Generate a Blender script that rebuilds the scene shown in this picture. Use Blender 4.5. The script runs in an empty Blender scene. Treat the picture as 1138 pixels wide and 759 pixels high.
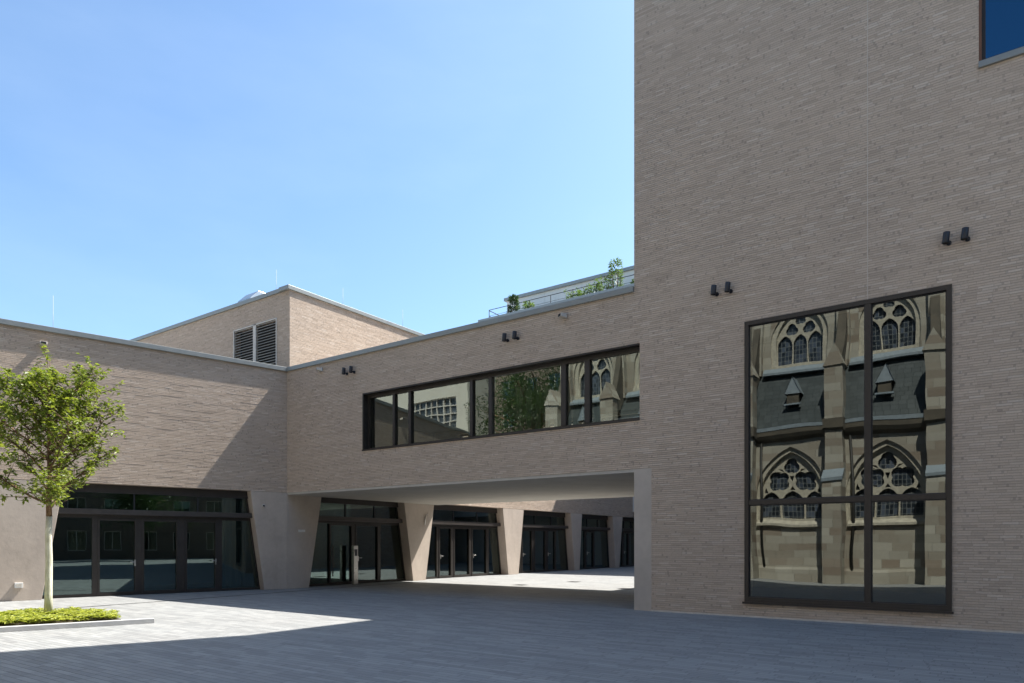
import bpy, bmesh, math, random
from mathutils import Vector, Matrix, noise
R = math.radians
random.seed(7)
sc = bpy.context.scene
col = sc.collection

# ------------------------------------------------------------------ camera, sky, sun
cam_d = bpy.data.cameras.new('camera'); cam = bpy.data.objects.new('camera', cam_d); col.objects.link(cam)
cam.location = (0, 0, 1.65); cam.rotation_euler = (R(90), 0, R(35.15))
cam_d.sensor_width = 36; cam_d.lens = 24.1; cam_d.shift_y = 0.1973; cam_d.clip_start = .05; cam_d.clip_end = 3000
sc.camera = cam
KX, KY = .27, .65                      # horizontal run of a sun ray per metre of height
SUN_EL = math.atan(1 / math.hypot(KX, KY)); SUN_AZ = math.atan2(KX, KY)
w = bpy.data.worlds.new('World'); sc.world = w; w.use_nodes = True
nt = w.node_tree; nt.nodes.clear()
sky = nt.nodes.new('ShaderNodeTexSky'); sky.sky_type = 'NISHITA'; sky.sun_disc = False
sky.sun_elevation = SUN_EL; sky.sun_rotation = SUN_AZ; sky.altitude = 60; sky.air_density = 1.0; sky.dust_density = 1.2; sky.ozone_density = .8
bg = nt.nodes.new('ShaderNodeBackground'); bg.inputs[1].default_value = .115
wo = nt.nodes.new('ShaderNodeOutputWorld')
tc = nt.nodes.new('ShaderNodeTexCoord'); mp = nt.nodes.new('ShaderNodeMapping'); mp.inputs['Scale'].default_value = (2.2, 2.2, 6.5)
mp.inputs['Rotation'].default_value = (.15, .1, .6)
nz = nt.nodes.new('ShaderNodeTexNoise'); nz.inputs['Scale'].default_value = 1.1; nz.inputs['Detail'].default_value = 7; nz.inputs['Roughness'].default_value = .55
mr = nt.nodes.new('ShaderNodeMapRange'); mr.inputs[1].default_value = .5; mr.inputs[2].default_value = .85; mr.inputs[3].default_value = 0; mr.inputs[4].default_value = .03
mx = nt.nodes.new('ShaderNodeMix'); mx.data_type = 'RGBA'; mx.inputs[7].default_value = (11, 11.3, 11.6, 1)
L = nt.links.new
L(tc.outputs['Generated'], mp.inputs[0]); L(mp.outputs[0], nz.inputs[0]); L(nz.outputs[0], mr.inputs[0]); L(mr.outputs[0], mx.inputs[0])
ml = nt.nodes.new('ShaderNodeMix'); ml.data_type = 'RGBA'; ml.blend_type = 'MULTIPLY'; ml.inputs[0].default_value = 1; ml.inputs[7].default_value = (.80, .945, 1.02, 1)
L(sky.outputs[0], ml.inputs[6]); L(ml.outputs[2], mx.inputs[6]); L(mx.outputs[2], bg.inputs[0]); L(bg.outputs[0], wo.inputs[0])
sd = bpy.data.lights.new('sun', 'SUN'); sd.energy = 5.0; sd.angle = R(.53); sd.color = (1, .955, .89)
sun = bpy.data.objects.new('sun', sd); col.objects.link(sun)
sun.rotation_euler = Vector((KX, KY, 1)).normalized().to_track_quat('Z', 'Y').to_euler(); sun.location = (20, 40, 60)
sc.view_settings.view_transform = 'Standard'; sc.view_settings.look = 'None'
sc.view_settings.exposure = 1.17; sc.view_settings.gamma = 1
sc.cycles.use_denoising = True
sc.cycles.max_bounces = 8; sc.cycles.transparent_max_bounces = 12; sc.cycles.caustics_reflective = False; sc.cycles.caustics_refractive = False
sc.cycles.sample_clamp_indirect = 6

# ------------------------------------------------------------------ materials
class NB:
    def __init__(s, name):
        s.m = bpy.data.materials.new(name); s.m.use_nodes = True; s.t = s.m.node_tree; s.t.nodes.clear()
        s.out = s.t.nodes.new('ShaderNodeOutputMaterial')
    def n(s, typ, **kw):
        x = s.t.nodes.new('ShaderNode' + typ)
        for k, v in kw.items(): setattr(x, k, v)
        return x
    def l(s, a, b): s.t.links.new(a, b)
    def val(s, sock, v):
        if isinstance(v, bpy.types.NodeSocket): s.l(v, sock)
        else: sock.default_value = v
    def math(s, op, a, b=None, c=None):
        x = s.n('Math', operation=op); s.val(x.inputs[0], a)
        if b is not None: s.val(x.inputs[1], b)
        if c is not None: s.val(x.inputs[2], c)
        return x.outputs[0]
    def mix(s, fac, a, b, blend='MIX'):
        x = s.n('Mix', data_type='RGBA', blend_type=blend); s.val(x.inputs[0], fac)
        s.val(x.inputs[6], a if not isinstance(a, tuple) else (*a[:3], 1)); s.val(x.inputs[7], b if not isinstance(b, tuple) else (*b[:3], 1))
        return x.outputs[2]
    def rng(s, v, a, b, c, d):
        x = s.n('MapRange'); s.val(x.inputs[0], v)
        for i, q in enumerate((a, b, c, d)): x.inputs[i + 1].default_value = q
        return x.outputs[0]
    def white(s, x, y, z=0.0):
        c = s.n('CombineXYZ'); s.val(c.inputs[0], x); s.val(c.inputs[1], y); s.val(c.inputs[2], z)
        k = s.n('TexWhiteNoise', noise_dimensions='3D'); s.l(c.outputs[0], k.inputs['Vector']); return k.outputs['Value']
    def noise(s, vec, scale, detail=4, rough=.5, sx=None):
        if sx:
            m = s.n('Mapping'); s.l(vec, m.inputs[0]); m.inputs['Scale'].default_value = sx; vec = m.outputs[0]
        k = s.n('TexNoise'); s.l(vec, k.inputs['Vector']); k.inputs['Scale'].default_value = scale; k.inputs['Detail'].default_value = detail; k.inputs['Roughness'].default_value = rough
        return k.outputs[0]
    def ramp(s, fac, stops):
        x = s.n('ValToRGB'); e = x.color_ramp.elements
        while len(e) < len(stops): e.new(.5)
        for i, (p, c) in enumerate(stops): e[i].position = p; e[i].color = (*c, 1)
        s.l(fac, x.inputs[0]); return x.outputs[0]
    def bump(s, h, dist, strength=1.0, normal=None):
        b = s.n('Bump'); b.inputs['Distance'].default_value = dist; b.inputs['Strength'].default_value = strength; s.l(h, b.inputs['Height'])
        if normal: s.l(normal, b.inputs['Normal'])
        return b.outputs[0]
    def prin(s, color, rough=.8, normal=None, metal=0.0, spec=.5, **kw):
        p = s.n('BsdfPrincipled'); s.val(p.inputs['Base Color'], color if not isinstance(color, tuple) else (*color, 1))
        s.val(p.inputs['Roughness'], rough); p.inputs['Metallic'].default_value = metal; p.inputs['Specular IOR Level'].default_value = spec
        if normal: s.l(normal, p.inputs['Normal'])
        for k, v in kw.items(): p.inputs[k].default_value = v
        s.l(p.outputs[0], s.out.inputs[0]); return p

def wall_uv(b):
    g = b.n('NewGeometry'); p = b.n('SeparateXYZ'); b.l(g.outputs['Position'], p.inputs[0])
    q = b.n('SeparateXYZ'); b.l(g.outputs['True Normal'], q.inputs[0])
    hl = b.math('MAXIMUM', b.math('SQRT', b.math('ADD', b.math('MULTIPLY', q.outputs[0], q.outputs[0]), b.math('MULTIPLY', q.outputs[1], q.outputs[1]))), .001)
    u = b.math('DIVIDE', b.math('SUBTRACT', b.math('MULTIPLY', q.outputs[0], p.outputs[1]), b.math('MULTIPLY', q.outputs[1], p.outputs[0])), hl)
    u = b.math('ADD', u, 200.0)
    return g, u, p.outputs[2]

def masonry(name, Lb, H, joint, stops, mortar, dist, dots=0.0, rowvar=.12, rough=.85, vjoint=1.0, grime=True, flat=False, streak=.22, runs=0):
    b = NB(name)
    if flat:
        g = b.n('NewGeometry'); p = b.n('SeparateXYZ'); b.l(g.outputs['Position'], p.inputs[0])
        u = b.math('ADD', p.outputs[0], 500.0); z = b.math('ADD', p.outputs[1], 500.0)
    else:
        g, u, z = wall_uv(b)
    row = b.math('FLOOR', b.math('DIVIDE', z, H)); fz = b.math('FRACT', b.math('DIVIDE', z, H))
    sh = b.white(row, 3.3)
    uu = b.math('ADD', b.math('DIVIDE', u, Lb), sh)
    ci = b.math('FLOOR', uu); fu = b.math('FRACT', uu)
    r1 = b.white(ci, row, 1.1); r2 = b.white(ci, row, 7.7); rr = b.white(row, 9.1, 2.0)
    jz = joint / H; ju = joint / Lb * vjoint
    mz = b.math('LESS_THAN', b.math('MINIMUM', fz, b.math('SUBTRACT', 1.0, fz)), jz / 2)
    mu = b.math('LESS_THAN', b.math('MINIMUM', fu, b.math('SUBTRACT', 1.0, fu)), ju / 2)
    mm = b.math('MAXIMUM', mz, mu)
    c = b.ramp(r1, stops)
    v = b.math('ADD', 1 - rowvar / 2, b.math('MULTIPLY', rr, rowvar))
    hs = b.n('HueSaturation'); b.l(v, hs.inputs['Value']); b.l(c, hs.inputs['Color']); c = hs.outputs[0]
    fine = b.noise(g.outputs['Position'], 38, 3, .6)
    c = b.mix(b.rng(fine, .3, .75, 0, .16), c, (.12, .10, .09))
    if dots:
        cu = b.math('FLOOR', b.math('DIVIDE', b.math('ADD', u, b.math('MULTIPLY', sh, 5.0)), .042))
        dd = b.math('GREATER_THAN', b.white(cu, row, 4.4), 1 - dots)
        c = b.mix(b.math('MULTIPLY', dd, .30), c, (.10, .09, .09))
    c = b.mix(b.math('MULTIPLY', mm, .6), c, mortar)
    if grime:
        big = b.noise(g.outputs['Position'], .35, 5, .6)
        c = b.mix(b.rng(big, .35, .7, 0, .14), c, (.22, .19, .17))
        st = b.noise(g.outputs['Position'], 1.0, 3, .6, (.5, .5, 9.0) if not flat else (.6, 5, 1))
        c = b.mix(b.rng(st, .5, .8, 0, streak), c, stops[-1][1])
    h = b.math('SUBTRACT', b.math('ADD', b.math('MULTIPLY', r2, .75), b.math('MULTIPLY', fine, .25)), b.math('MULTIPLY', mm, .9))
    if runs:
        ru = b.math('FLOOR', b.math('DIVIDE', b.math('ADD', u, b.math('MULTIPLY', rr, 7.0)), .95))
        ln = b.math('GREATER_THAN', b.white(ru, row, 5.5), .80)
        h = b.math('ADD', h, b.math('MULTIPLY', ln, runs))
    b.prin(c, rough, b.bump(h, dist), spec=.25)
    return b.m

M = {}
M['brick'] = masonry('roman_brick', .25, .05, .011, [(0, (.55, .435, .34)), (.3, (.63, .502, .395)), (.85, (.66, .53, .42)), (1, (.72, .605, .50))], (.47, .38, .30), .03, dots=.03, rowvar=.08, streak=.10, runs=.9)
M['paving'] = masonry('clay_paving', .48, .115, .011, [(0, (.265, .272, .268)), (.5, (.31, .318, .312)), (1, (.355, .36, .35))], (.12, .125, .13), .005, dots=.016, rowvar=.14, streak=.07, rough=.62, flat=True)
M['dark_brick'] = masonry('brown_town_brick', .26, .08, .012, [(0, (.12, .09, .07)), (1, (.2, .15, .11))], (.2, .18, .16), .008)
M['sandstone'] = masonry('church_sandstone', .75, .34, .012, [(0, (.27, .215, .165)), (.25, (.35, .31, .25)), (.6, (.40, .37, .305)), (1, (.50, .47, .40))], (.38, .36, .31), .012, rowvar=.2)

def concrete(name, base, dark):
    b = NB(name); g = b.n('NewGeometry'); P = g.outputs['Position']
    n1 = b.noise(P, .9, 6, .62); n2 = b.noise(P, 7, 5, .6); n3 = b.noise(P, 1.6, 3, .5, (1, 1, .18))
    c = b.mix(b.rng(n1, .32, .7, 0, .75), base, dark)
    c = b.mix(b.rng(n3, .45, .75, 0, .35), c, dark)
    c = b.mix(b.rng(n2, .35, .75, 0, .22), c, (base[0] * 1.25, base[1] * 1.25, base[2] * 1.25))
    v = b.n('TexVoronoi'); v.inputs['Scale'].default_value = 9; b.l(P, v.inputs['Vector'])
    pit = b.math('LESS_THAN', v.outputs['Distance'], .045)
    c = b.mix(b.math('MULTIPLY', pit, .4), c, (.12, .11, .1))
    n4 = b.noise(P, 2.6, 4, .6, (1, 1, .35)); c = b.mix(b.rng(n4, .58, .8, 0, .35), c, (base[0] * .62, base[1] * .6, base[2] * .58))
    b.prin(c, .78, b.bump(b.math('ADD', n2, b.math('MULTIPLY', pit, -.5)), .004), spec=.3); return b.m
M['concrete'] = concrete('fair_faced_concrete', (.53, .455, .385), (.39, .33, .28))
M['grey_concrete'] = concrete('grey_pier_concrete', (.54, .475, .41), (.42, .37, .325))
M['plaster'] = concrete('soffit_plaster', (.54, .50, .44), (.42, .385, .335))
M['pale_render'] = concrete('pale_render', (.62, .58, .50), (.55, .51, .44))
M['white_render'] = concrete('white_render', (.66, .66, .64), (.60, .60, .58))
M['kerb'] = concrete('kerb_concrete', (.52, .52, .51), (.42, .42, .42))
M['soil'] = concrete('dark_soil', (.06, .045, .03), (.03, .022, .016))

def plain(name, c, rough=.5, metal=0.0, var=.12, spec=.5, scale=6):
    b = NB(name); g = b.n('NewGeometry'); n = b.noise(g.outputs['Position'], scale, 4, .6)
    cc = b.mix(b.rng(n, .3, .7, 0, 1), tuple(x * (1 - var) for x in c), tuple(min(1, x * (1 + var)) for x in c))
    b.prin(cc, b.rng(n, .3, .7, rough * .88, min(1, rough * 1.12)), metal=metal, spec=spec); return b.m
M['bronze'] = plain('bronze_anodised_frame', (.045, .039, .035), .42, .35)
M['bronze_light'] = plain('bronze_anodised_sill', (.075, .066, .06), .4, .4)
M['zinc'] = plain('zinc_coping', (.27, .285, .275), .45, .2, .06)
M['steel'] = plain('brushed_steel', (.58, .56, .52), .3, .9, .05)
M['black_metal'] = plain('black_powder_coat', (.022, .024, .032), .38, 0)
M['white_plastic'] = plain('white_plastic', (.68, .67, .64), .4)
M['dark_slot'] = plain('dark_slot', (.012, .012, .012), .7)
M['iron'] = plain('cast_iron', (.04, .038, .036), .6, .3)
M['louvre'] = plain('louvre_aluminium', (.38, .35, .31), .45, .3)
M['louvre_frame'] = plain('louvre_frame_paint', (.56, .52, .46), .45)
M['slate'] = masonry('roof_slate', .3, .2, .008, [(0, (.035, .047, .05)), (.5, (.045, .058, .062)), (1, (.06, .074, .078))], (.02, .025, .03), .008, grime=False, rough=.55)
M['lead'] = plain('lead_sheet', (.24, .28, .31), .55, .1)
M['roof_gravel'] = plain('roof_gravel', (.42, .40, .36), .9, 0, .3, scale=30)
M['interior'] = plain('interior_paint', (.14, .14, .13), .8)
M['interior_floor'] = plain('interior_floor', (.06, .06, .058), .35)
M['curtain'] = plain('curtain_cloth', (.26, .27, .26), .9)
M['panel_white'] = plain('white_parapet_panel', (.72, .76, .70), .6, 0, .04)
M['brown_wood'] = plain('brown_timber', (.16, .07, .035), .5)
M['orange_stone'] = M['sandstone']
M['tracery'] = plain('weathered_tracery_stone', (.46, .42, .34), .85, 0, .25)
M['dark_stone'] = plain('mottled_dark_stone', (.10, .085, .065), .9, 0, .35, scale=2)  # darker stone with random tone, for cornice, corbels, ribs and dormers
M['joint'] = plain('joint_sealant', (.60, .54, .47), .8)

def leaded():
    b = NB('leaded_church_glass'); g, u, z = wall_uv(b)
    fx = b.math('FRACT', b.math('DIVIDE', u, .16)); fz = b.math('FRACT', b.math('DIVIDE', z, .22))
    ln = b.math('MAXIMUM', b.math('LESS_THAN', fx, .14), b.math('LESS_THAN', fz, .10))
    r = b.white(b.math('FLOOR', b.math('DIVIDE', u, .16)), b.math('FLOOR', b.math('DIVIDE', z, .22)))
    c = b.ramp(r, [(0, (.012, .016, .022)), (.6, (.03, .04, .055)), (1, (.09, .11, .15))])
    c = b.mix(ln, c, (.18, .19, .19)); b.prin(c, .25, b.bump(r, .01, .4)); return b.m
M['leaded'] = leaded()

def glass(name, tint, base_refl, gcol=(.92, .96, .95), wav=.0022, sc_=(.45, .45, .35)):
    b = NB(name); g = b.n('NewGeometry'); P = g.outputs['Position']
    n = b.noise(P, 1.1, 2, .45, sc_)
    nb = b.bump(n, wav, 1)
    fr = b.n('Fresnel'); fr.inputs[0].default_value = 1.5
    f = b.math('MINIMUM', b.math('ADD', b.math('MULTIPLY', fr.outputs[0], 1.2), base_refl), 1.0)
    gl = b.n('BsdfGlossy'); gl.inputs['Color'].default_value = (*gcol, 1); gl.inputs['Roughness'].default_value = .0; b.l(nb, gl.inputs['Normal'])
    tr = b.n('BsdfTransparent'); tr.inputs['Color'].default_value = (*tint, 1)
    mxs = b.n('MixShader'); b.l(f, mxs.inputs[0]); b.l(tr.outputs[0], mxs.inputs[1]); b.l(gl.outputs[0], mxs.inputs[2]); b.l(mxs.outputs[0], b.out.inputs[0])
    return b.m
M['glass_door'] = glass('entrance_glass', (.42, .52, .50), .08, (.75, .92, .90))
M['glass_strip'] = glass('strip_window_glass', (.62, .70, .64), .15, (.86, .95, .88), .006)
M['glass_tower'] = glass('coated_tower_glass', (.34, .38, .37), .13, (.88, .94, .89), .012, (.32, .32, .26))
M['glass_sky'] = glass('sky_tinted_glass', (.10, .2, .32), .12, (.22, .62, 1.0))  # blue of the reflected sky is put into the pane's own colour

def leaf_mat(name, c1, c2):
    b = NB(name); g = b.n('NewGeometry')
    r = b.n('ObjectInfo'); n = b.noise(g.outputs['Position'], 11, 2, .6)
    wn = g.outputs['Random Per Island']
    c = b.mix(wn, c1, c2); c = b.mix(b.rng(n, .4, .7, 0, .4), c, tuple(x * .6 for x in c1))
    d = b.prin(c, .45, spec=.45)
    t = b.n('BsdfTranslucent'); hs = b.n('HueSaturation'); b.l(c, hs.inputs['Color']); hs.inputs['Value'].default_value = 1.6; hs.inputs['Saturation'].default_value = 1.1
    b.l(hs.outputs[0], t.inputs['Color']); ms = b.n('MixShader'); ms.inputs[0].default_value = .38
    b.l(d.outputs[0], ms.inputs[1]); b.l(t.outputs[0], ms.inputs[2]); b.l(ms.outputs[0], b.out.inputs[0]); return b.m
M['leaf'] = leaf_mat('tree_leaf', (.10, .15, .022), (.30, .34, .06))
M['cover_leaf'] = leaf_mat('ground_cover_leaf', (.17, .21, .03), (.50, .52, .12))
M['shrub_leaf'] = leaf_mat('shrub_leaf', (.07, .12, .03), (.17, .24, .06))
M['dark_leaf'] = leaf_mat('conifer_leaf', (.03, .06, .02), (.07, .11, .03))
def bark(name, c1, c2):
    b = NB(name); g = b.n('NewGeometry'); n = b.noise(g.outputs['Position'], 14, 5, .65, (1, 1, .3))
    b.prin(b.mix(b.rng(n, .35, .65, 0, 1), c1, c2), .9, b.bump(n, .006)); return b.m
M['bark'] = bark('reddish_bark', (.10, .055, .03), (.20, .12, .07))
M['whitewash'] = bark('limewashed_bark', (.52, .50, .38), (.78, .76, .66))

# ------------------------------------------------------------------ helpers
def tag(o, label=None, cat=None, group=None, kind=None):
    if label: o['label'] = label
    if cat: o['category'] = cat
    if group: o['group'] = group
    if kind: o['kind'] = kind
    return o
def empty(name, loc=(0, 0, 0), rz=0, label=None, cat=None, group=None):
    o = bpy.data.objects.new(name, None); col.objects.link(o); o.location = loc; o.rotation_euler = (0, 0, rz)
    o.empty_display_size = .3
    return tag(o, label, cat, group)
def link_mesh(name, me, mat, parent=None, bevel=0):
    o = bpy.data.objects.new(name, me); col.objects.link(o)
    if mat: me.materials.clear(); me.materials.append(M[mat])
    if parent: o.parent = parent
    if bevel:
        m = o.modifiers.new('bevel', 'BEVEL'); m.width = bevel; m.segments = 2; m.limit_method = 'ANGLE'; m.angle_limit = R(40)
    return o
def relief(m, x0, x1, z0, z1, y, seed, cover=.38, skip=None):
    q = random.Random(seed); k = math.ceil(z0 / .05)
    while (k + 1) * .05 < z1:
        x = x0 + q.uniform(0, .5)
        while x < x1:
            ln_ = q.choice((.24, .24, .49, .49, .74, 1.0)); e = min(x + ln_, x1)
            if q.random() < cover and e - x > .05 and not (skip and skip(x, e, k * .05)):
                m.box(x, e, y - q.uniform(.0006, .0030), y + .02, k * .05 + .003, k * .05 + .046)
            x = e + q.uniform(.02, .7)
        k += 1
class MB:
    def __init__(s): s.v = []; s.f = []; s.smooth = []
    def poly(s, pts, smooth=False):
        i = len(s.v); s.v += [tuple(p) for p in pts]; s.f.append(list(range(i, i + len(pts)))); s.smooth.append(smooth); return s
    def box(s, x0, x1, y0, y1, z0, z1):
        i = len(s.v); s.v += [(x, y, z) for x in (x0, x1) for y in (y0, y1) for z in (z0, z1)]
        for q in ((0, 1, 3, 2), (4, 6, 7, 5), (0, 4, 5, 1), (2, 3, 7, 6), (0, 2, 6, 4), (1, 5, 7, 3)): s.f.append([i + k for k in q]); s.smooth.append(False)
        return s
    def prism(s, pts, y0, y1):          # pts in (x,z), extruded along y
        n = len(pts); a = [(x, y0, z) for x, z in pts]; b = [(x, y1, z) for x, z in pts]
        i = len(s.v); s.v += a + b
        s.f.append([i + k for k in range(n)]); s.f.append([i + n + k for k in reversed(range(n))]); s.smooth += [False, False]
        for k in range(n): s.f.append([i + k, i + n + k, i + n + (k + 1) % n, i + (k + 1) % n]); s.smooth.append(False)
        return s
    def prismx(s, pts, x0, x1):         # pts in (y,z), extruded along x
        n = len(pts); i = len(s.v); s.v += [(x0, y, z) for y, z in pts] + [(x1, y, z) for y, z in pts]
        s.f.append([i + k for k in range(n)]); s.f.append([i + n + k for k in reversed(range(n))]); s.smooth += [False, False]
        for k in range(n): s.f.append([i + k, i + n + k, i + n + (k + 1) % n, i + (k + 1) % n]); s.smooth.append(False)
        return s
    def prismz(s, pts, z0, z1):
        n = len(pts); i = len(s.v); s.v += [(x, y, z0) for x, y in pts] + [(x, y, z1) for x, y in pts]
        s.f.append([i + k for k in range(n)]); s.f.append([i + n + k for k in reversed(range(n))]); s.smooth += [False, False]
        for k in range(n): s.f.append([i + k, i + n + k, i + n + (k + 1) % n, i + (k + 1) % n]); s.smooth.append(False)
        return s
    def tube(s, pts, rad, n=8, caps=True):
        pts = [Vector(p) for p in pts]; rs = rad if isinstance(rad, (list, tuple)) else [rad] * len(pts)
        base = len(s.v); prev = None
        for k, p in enumerate(pts):
            d = (pts[min(k + 1, len(pts) - 1)] - pts[max(k - 1, 0)]).normalized()
            u = d.cross(Vector((0, 0, 1))) if abs(d.z) < .95 else d.cross(Vector((1, 0, 0)))
            if prev is not None:
                u = prev - d * prev.dot(d)
            u.normalize(); prev = u; vv = d.cross(u)
            for j in range(n):
                a = 2 * math.pi * j / n; s.v.append(tuple(p + (u * math.cos(a) + vv * math.sin(a)) * rs[k]))
        for k in range(len(pts) - 1):
            for j in range(n):
                a = base + k * n + j; b_ = base + k * n + (j + 1) % n
                s.f.append([a, b_, b_ + n, a + n]); s.smooth.append(True)
        if caps:
            s.f.append([base + j for j in reversed(range(n))]); s.f.append([base + (len(pts) - 1) * n + j for j in range(n)]); s.smooth += [False, False]
        return s
    def wall(s, x0, x1, z0, z1, y0, y1, holes=()):
        xs = sorted({x0, x1, *[h[0] for h in holes], *[h[1] for h in holes]}); zs = sorted({z0, z1, *[h[2] for h in holes], *[h[3] for h in holes]})
        def solid(i, j):
            if i < 0 or j < 0 or i >= len(xs) - 1 or j >= len(zs) - 1: return False
            cx = (xs[i] + xs[i + 1]) / 2; cz = (zs[j] + zs[j + 1]) / 2
            return not any(h[0] < cx < h[1] and h[2] < cz < h[3] for h in holes)
        for i in range(len(xs) - 1):
            for j in range(len(zs) - 1):
                if not solid(i, j): continue
                a, b, c, d = xs[i], xs[i + 1], zs[j], zs[j + 1]
                s.poly([(a, y0, c), (b, y0, c), (b, y0, d), (a, y0, d)]); s.poly([(a, y1, c), (a, y1, d), (b, y1, d), (b, y1, c)])
                if not solid(i - 1, j): s.poly([(a, y0, c), (a, y0, d), (a, y1, d), (a, y1, c)])
                if not solid(i + 1, j): s.poly([(b, y0, c), (b, y1, c), (b, y1, d), (b, y0, d)])
                if not solid(i, j - 1): s.poly([(a, y0, c), (a, y1, c), (b, y1, c), (b, y0, c)])
                if not solid(i, j + 1): s.poly([(a, y0, d), (b, y0, d), (b, y1, d), (a, y1, d)])
        return s
    def mesh(s, name, recalc=True):
        me = bpy.data.meshes.new(name); me.from_pydata(s.v, [], s.f); me.polygons.foreach_set('use_smooth', s.smooth)
        if recalc:
            bm = bmesh.new(); bm.from_mesh(me); bmesh.ops.recalc_face_normals(bm, faces=bm.faces); bm.to_mesh(me); bm.free()
        me.update(); return me
    def build(s, name, mat, parent=None, bevel=0, recalc=True): return link_mesh(name, s.mesh(name, recalc), mat, parent, bevel)
def copy_tree(o, parent=None, kids=None):
    c = o.copy(); col.objects.link(c)
    if parent: c.parent = parent
    for ch in list(o.children): copy_tree(ch, c)
    return c

# ------------------------------------------------------------------ ground
g = MB(); g.poly([(-700, -700, 0), (700, -700, 0), (700, 700, 0), (-700, 700, 0)])
tag(g.build('ground', 'paving', recalc=False), kind='structure')

WY = 15.64           # the plane of the tower and bridge front
# ------------------------------------------------------------------ tower
TB = -10.8 + KX * 15.4      # unseen rear block of the tower, placed so its shadow edge bounds the lit paving
tower = empty('brick_tower', (0, WY, 0), 0, 'tallest beige brick block at right with big four-pane window reflecting a church', 'building')
T = MB(); T.wall(-7.31, 16, 0, 22, 0, .6, holes=[(-7.31, -7.16, 4.69, 6.60), (-7.31, -6.85, 0, 3.5), (-4.60, -.67, .34, 6.63), (-.246, 3.4, 10.72, 13.6)])  # above the roof it is an unseen screen, added to shade the foreground
T.build('front_wall', 'brick', tower)
MB().wall(-7.31, -6.85, 0, 3.497, .003, .63).build('concrete_pier', 'grey_concrete', tower, .008)
T = MB(); T.wall(TB - .2, 16, 0, 15.4, 27, 27.5); T.box(TB - .2, TB + .2, 8.3, 27, 0, 15.38); T.box(TB - .2, TB + .2, .6, 8.3, 3.42, 15.38); T.box(-6.85, -6.45, .6, 8.3, 0, 7.5); T.box(15.6, 16, .6, 27, 0, 15.38)
T.build('rear_walls', 'brick', tower)
MB().box(TB + .2, 15.6, .6, 27, 14.9, 15.2).build('roof', 'roof_gravel', tower)
MB().box(-7.36, 16, -.05, .65, 22, 22.15).build('coping', 'zinc', tower)
MB().box(-2.131, -2.119, -.003, .01, 6.64, 22).build('movement_joint', 'joint', tower)
MB().box(-6.85, 16, -.022, -.001, 0, .035).build('base_joint', 'joint', tower)
# rooms behind the glass
T = MB(); T.box(-6.4, 3, 6, 6.2, 0, 8); T.box(-6.4, -6.2, .62, 6, 0, 8); T.box(3, 3.2, .62, 6, 0, 8); T.box(-6.2, 3, .62, 6, 7.8, 8)
T.build('interior_walls', 'interior', tower)
MB().box(-6.2, 3, .62, 6, 0.02, .3).build('interior_floor', 'interior_floor', tower)
MB().wall(-1, 6, 9.6, 14.5, .61, .7, holes=[(-.246, 3.4, 10.72, 13.6)]).box(-1, 6, 4, 4.1, 9.6, 14.5).box(-1, 6, .7, 4, 9.5, 9.6).build('upper_room_wall', 'interior', tower)
# big window: frame proud of the brick
def window_frame(name, parent, x0, x1, z0, z1, y0, y1, fw, mull=(), trans=(), mw=.07, mat='bronze', sillh=None):
    f = MB(); f.wall(x0, x1, z0, z1, y0, y1, holes=[(x0 + fw, x1 - fw, z0 + (sillh or fw), z1 - fw)])
    o = f.build(name, mat, parent, .006)
    return o
wf = window_frame('window', tower, -4.60, -.67, .34, 6.63, -.035, .14, .09, sillh=.11)
m = MB(); m.box(-2.175, -2.055, -.028, .12, .45, 6.54); m.build('mullion', 'bronze', wf, .005)
for q in ((-4.51, -2.175), (-2.055, -.76)): MB().box(*q, -.022, .115, 2.51, 2.62).build('transom', 'bronze', wf, .005)
def beads(m, x0, x1, z0, z1, y, t=.018):
    m.wall(x0, x1, z0, z1, y - .012, y + .012, holes=[(x0 + t, x1 - t, z0 + t, z1 - t)])
m = MB()
panes = [(-4.51, -2.175, .45, 2.51), (-2.055, -.76, .45, 2.51), (-4.51, -2.175, 2.62, 6.54), (-2.055, -.76, 2.62, 6.54)]
for a in panes: beads(m, *a, .045)
m.build('glazing_bead', 'black_metal', wf)
for a in panes:
    p = MB(); p.poly([(a[0], .05, a[2]), (a[1], .05, a[2]), (a[1], .05, a[3]), (a[0], .05, a[3])]); p.build('glass', 'glass_tower', wf)
m = MB(); m.box(-4.64, -.64, -.07, -.036, .30, .345); m.build('sill', 'bronze', wf)
# high window, reveals and pale sill
wf = window_frame('window', tower, -.20, 3.4, 10.75, 13.6, .10, .2, .06, mat='bronze')
p = MB(); p.poly([(-.15, .14, 10.8), (3.35, .14, 10.8), (3.35, .14, 13.55), (-.15, .14, 13.55)]); p.build('glass', 'glass_sky', wf)
MB().box(-.25, 3.4, -.05, .18, 10.60, 10.718).build('sill', 'zinc', wf, .005)
MB().box(-.244, -.20, .004, .3, 10.72, 13.6).build('jamb', 'brown_wood', wf)

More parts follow.
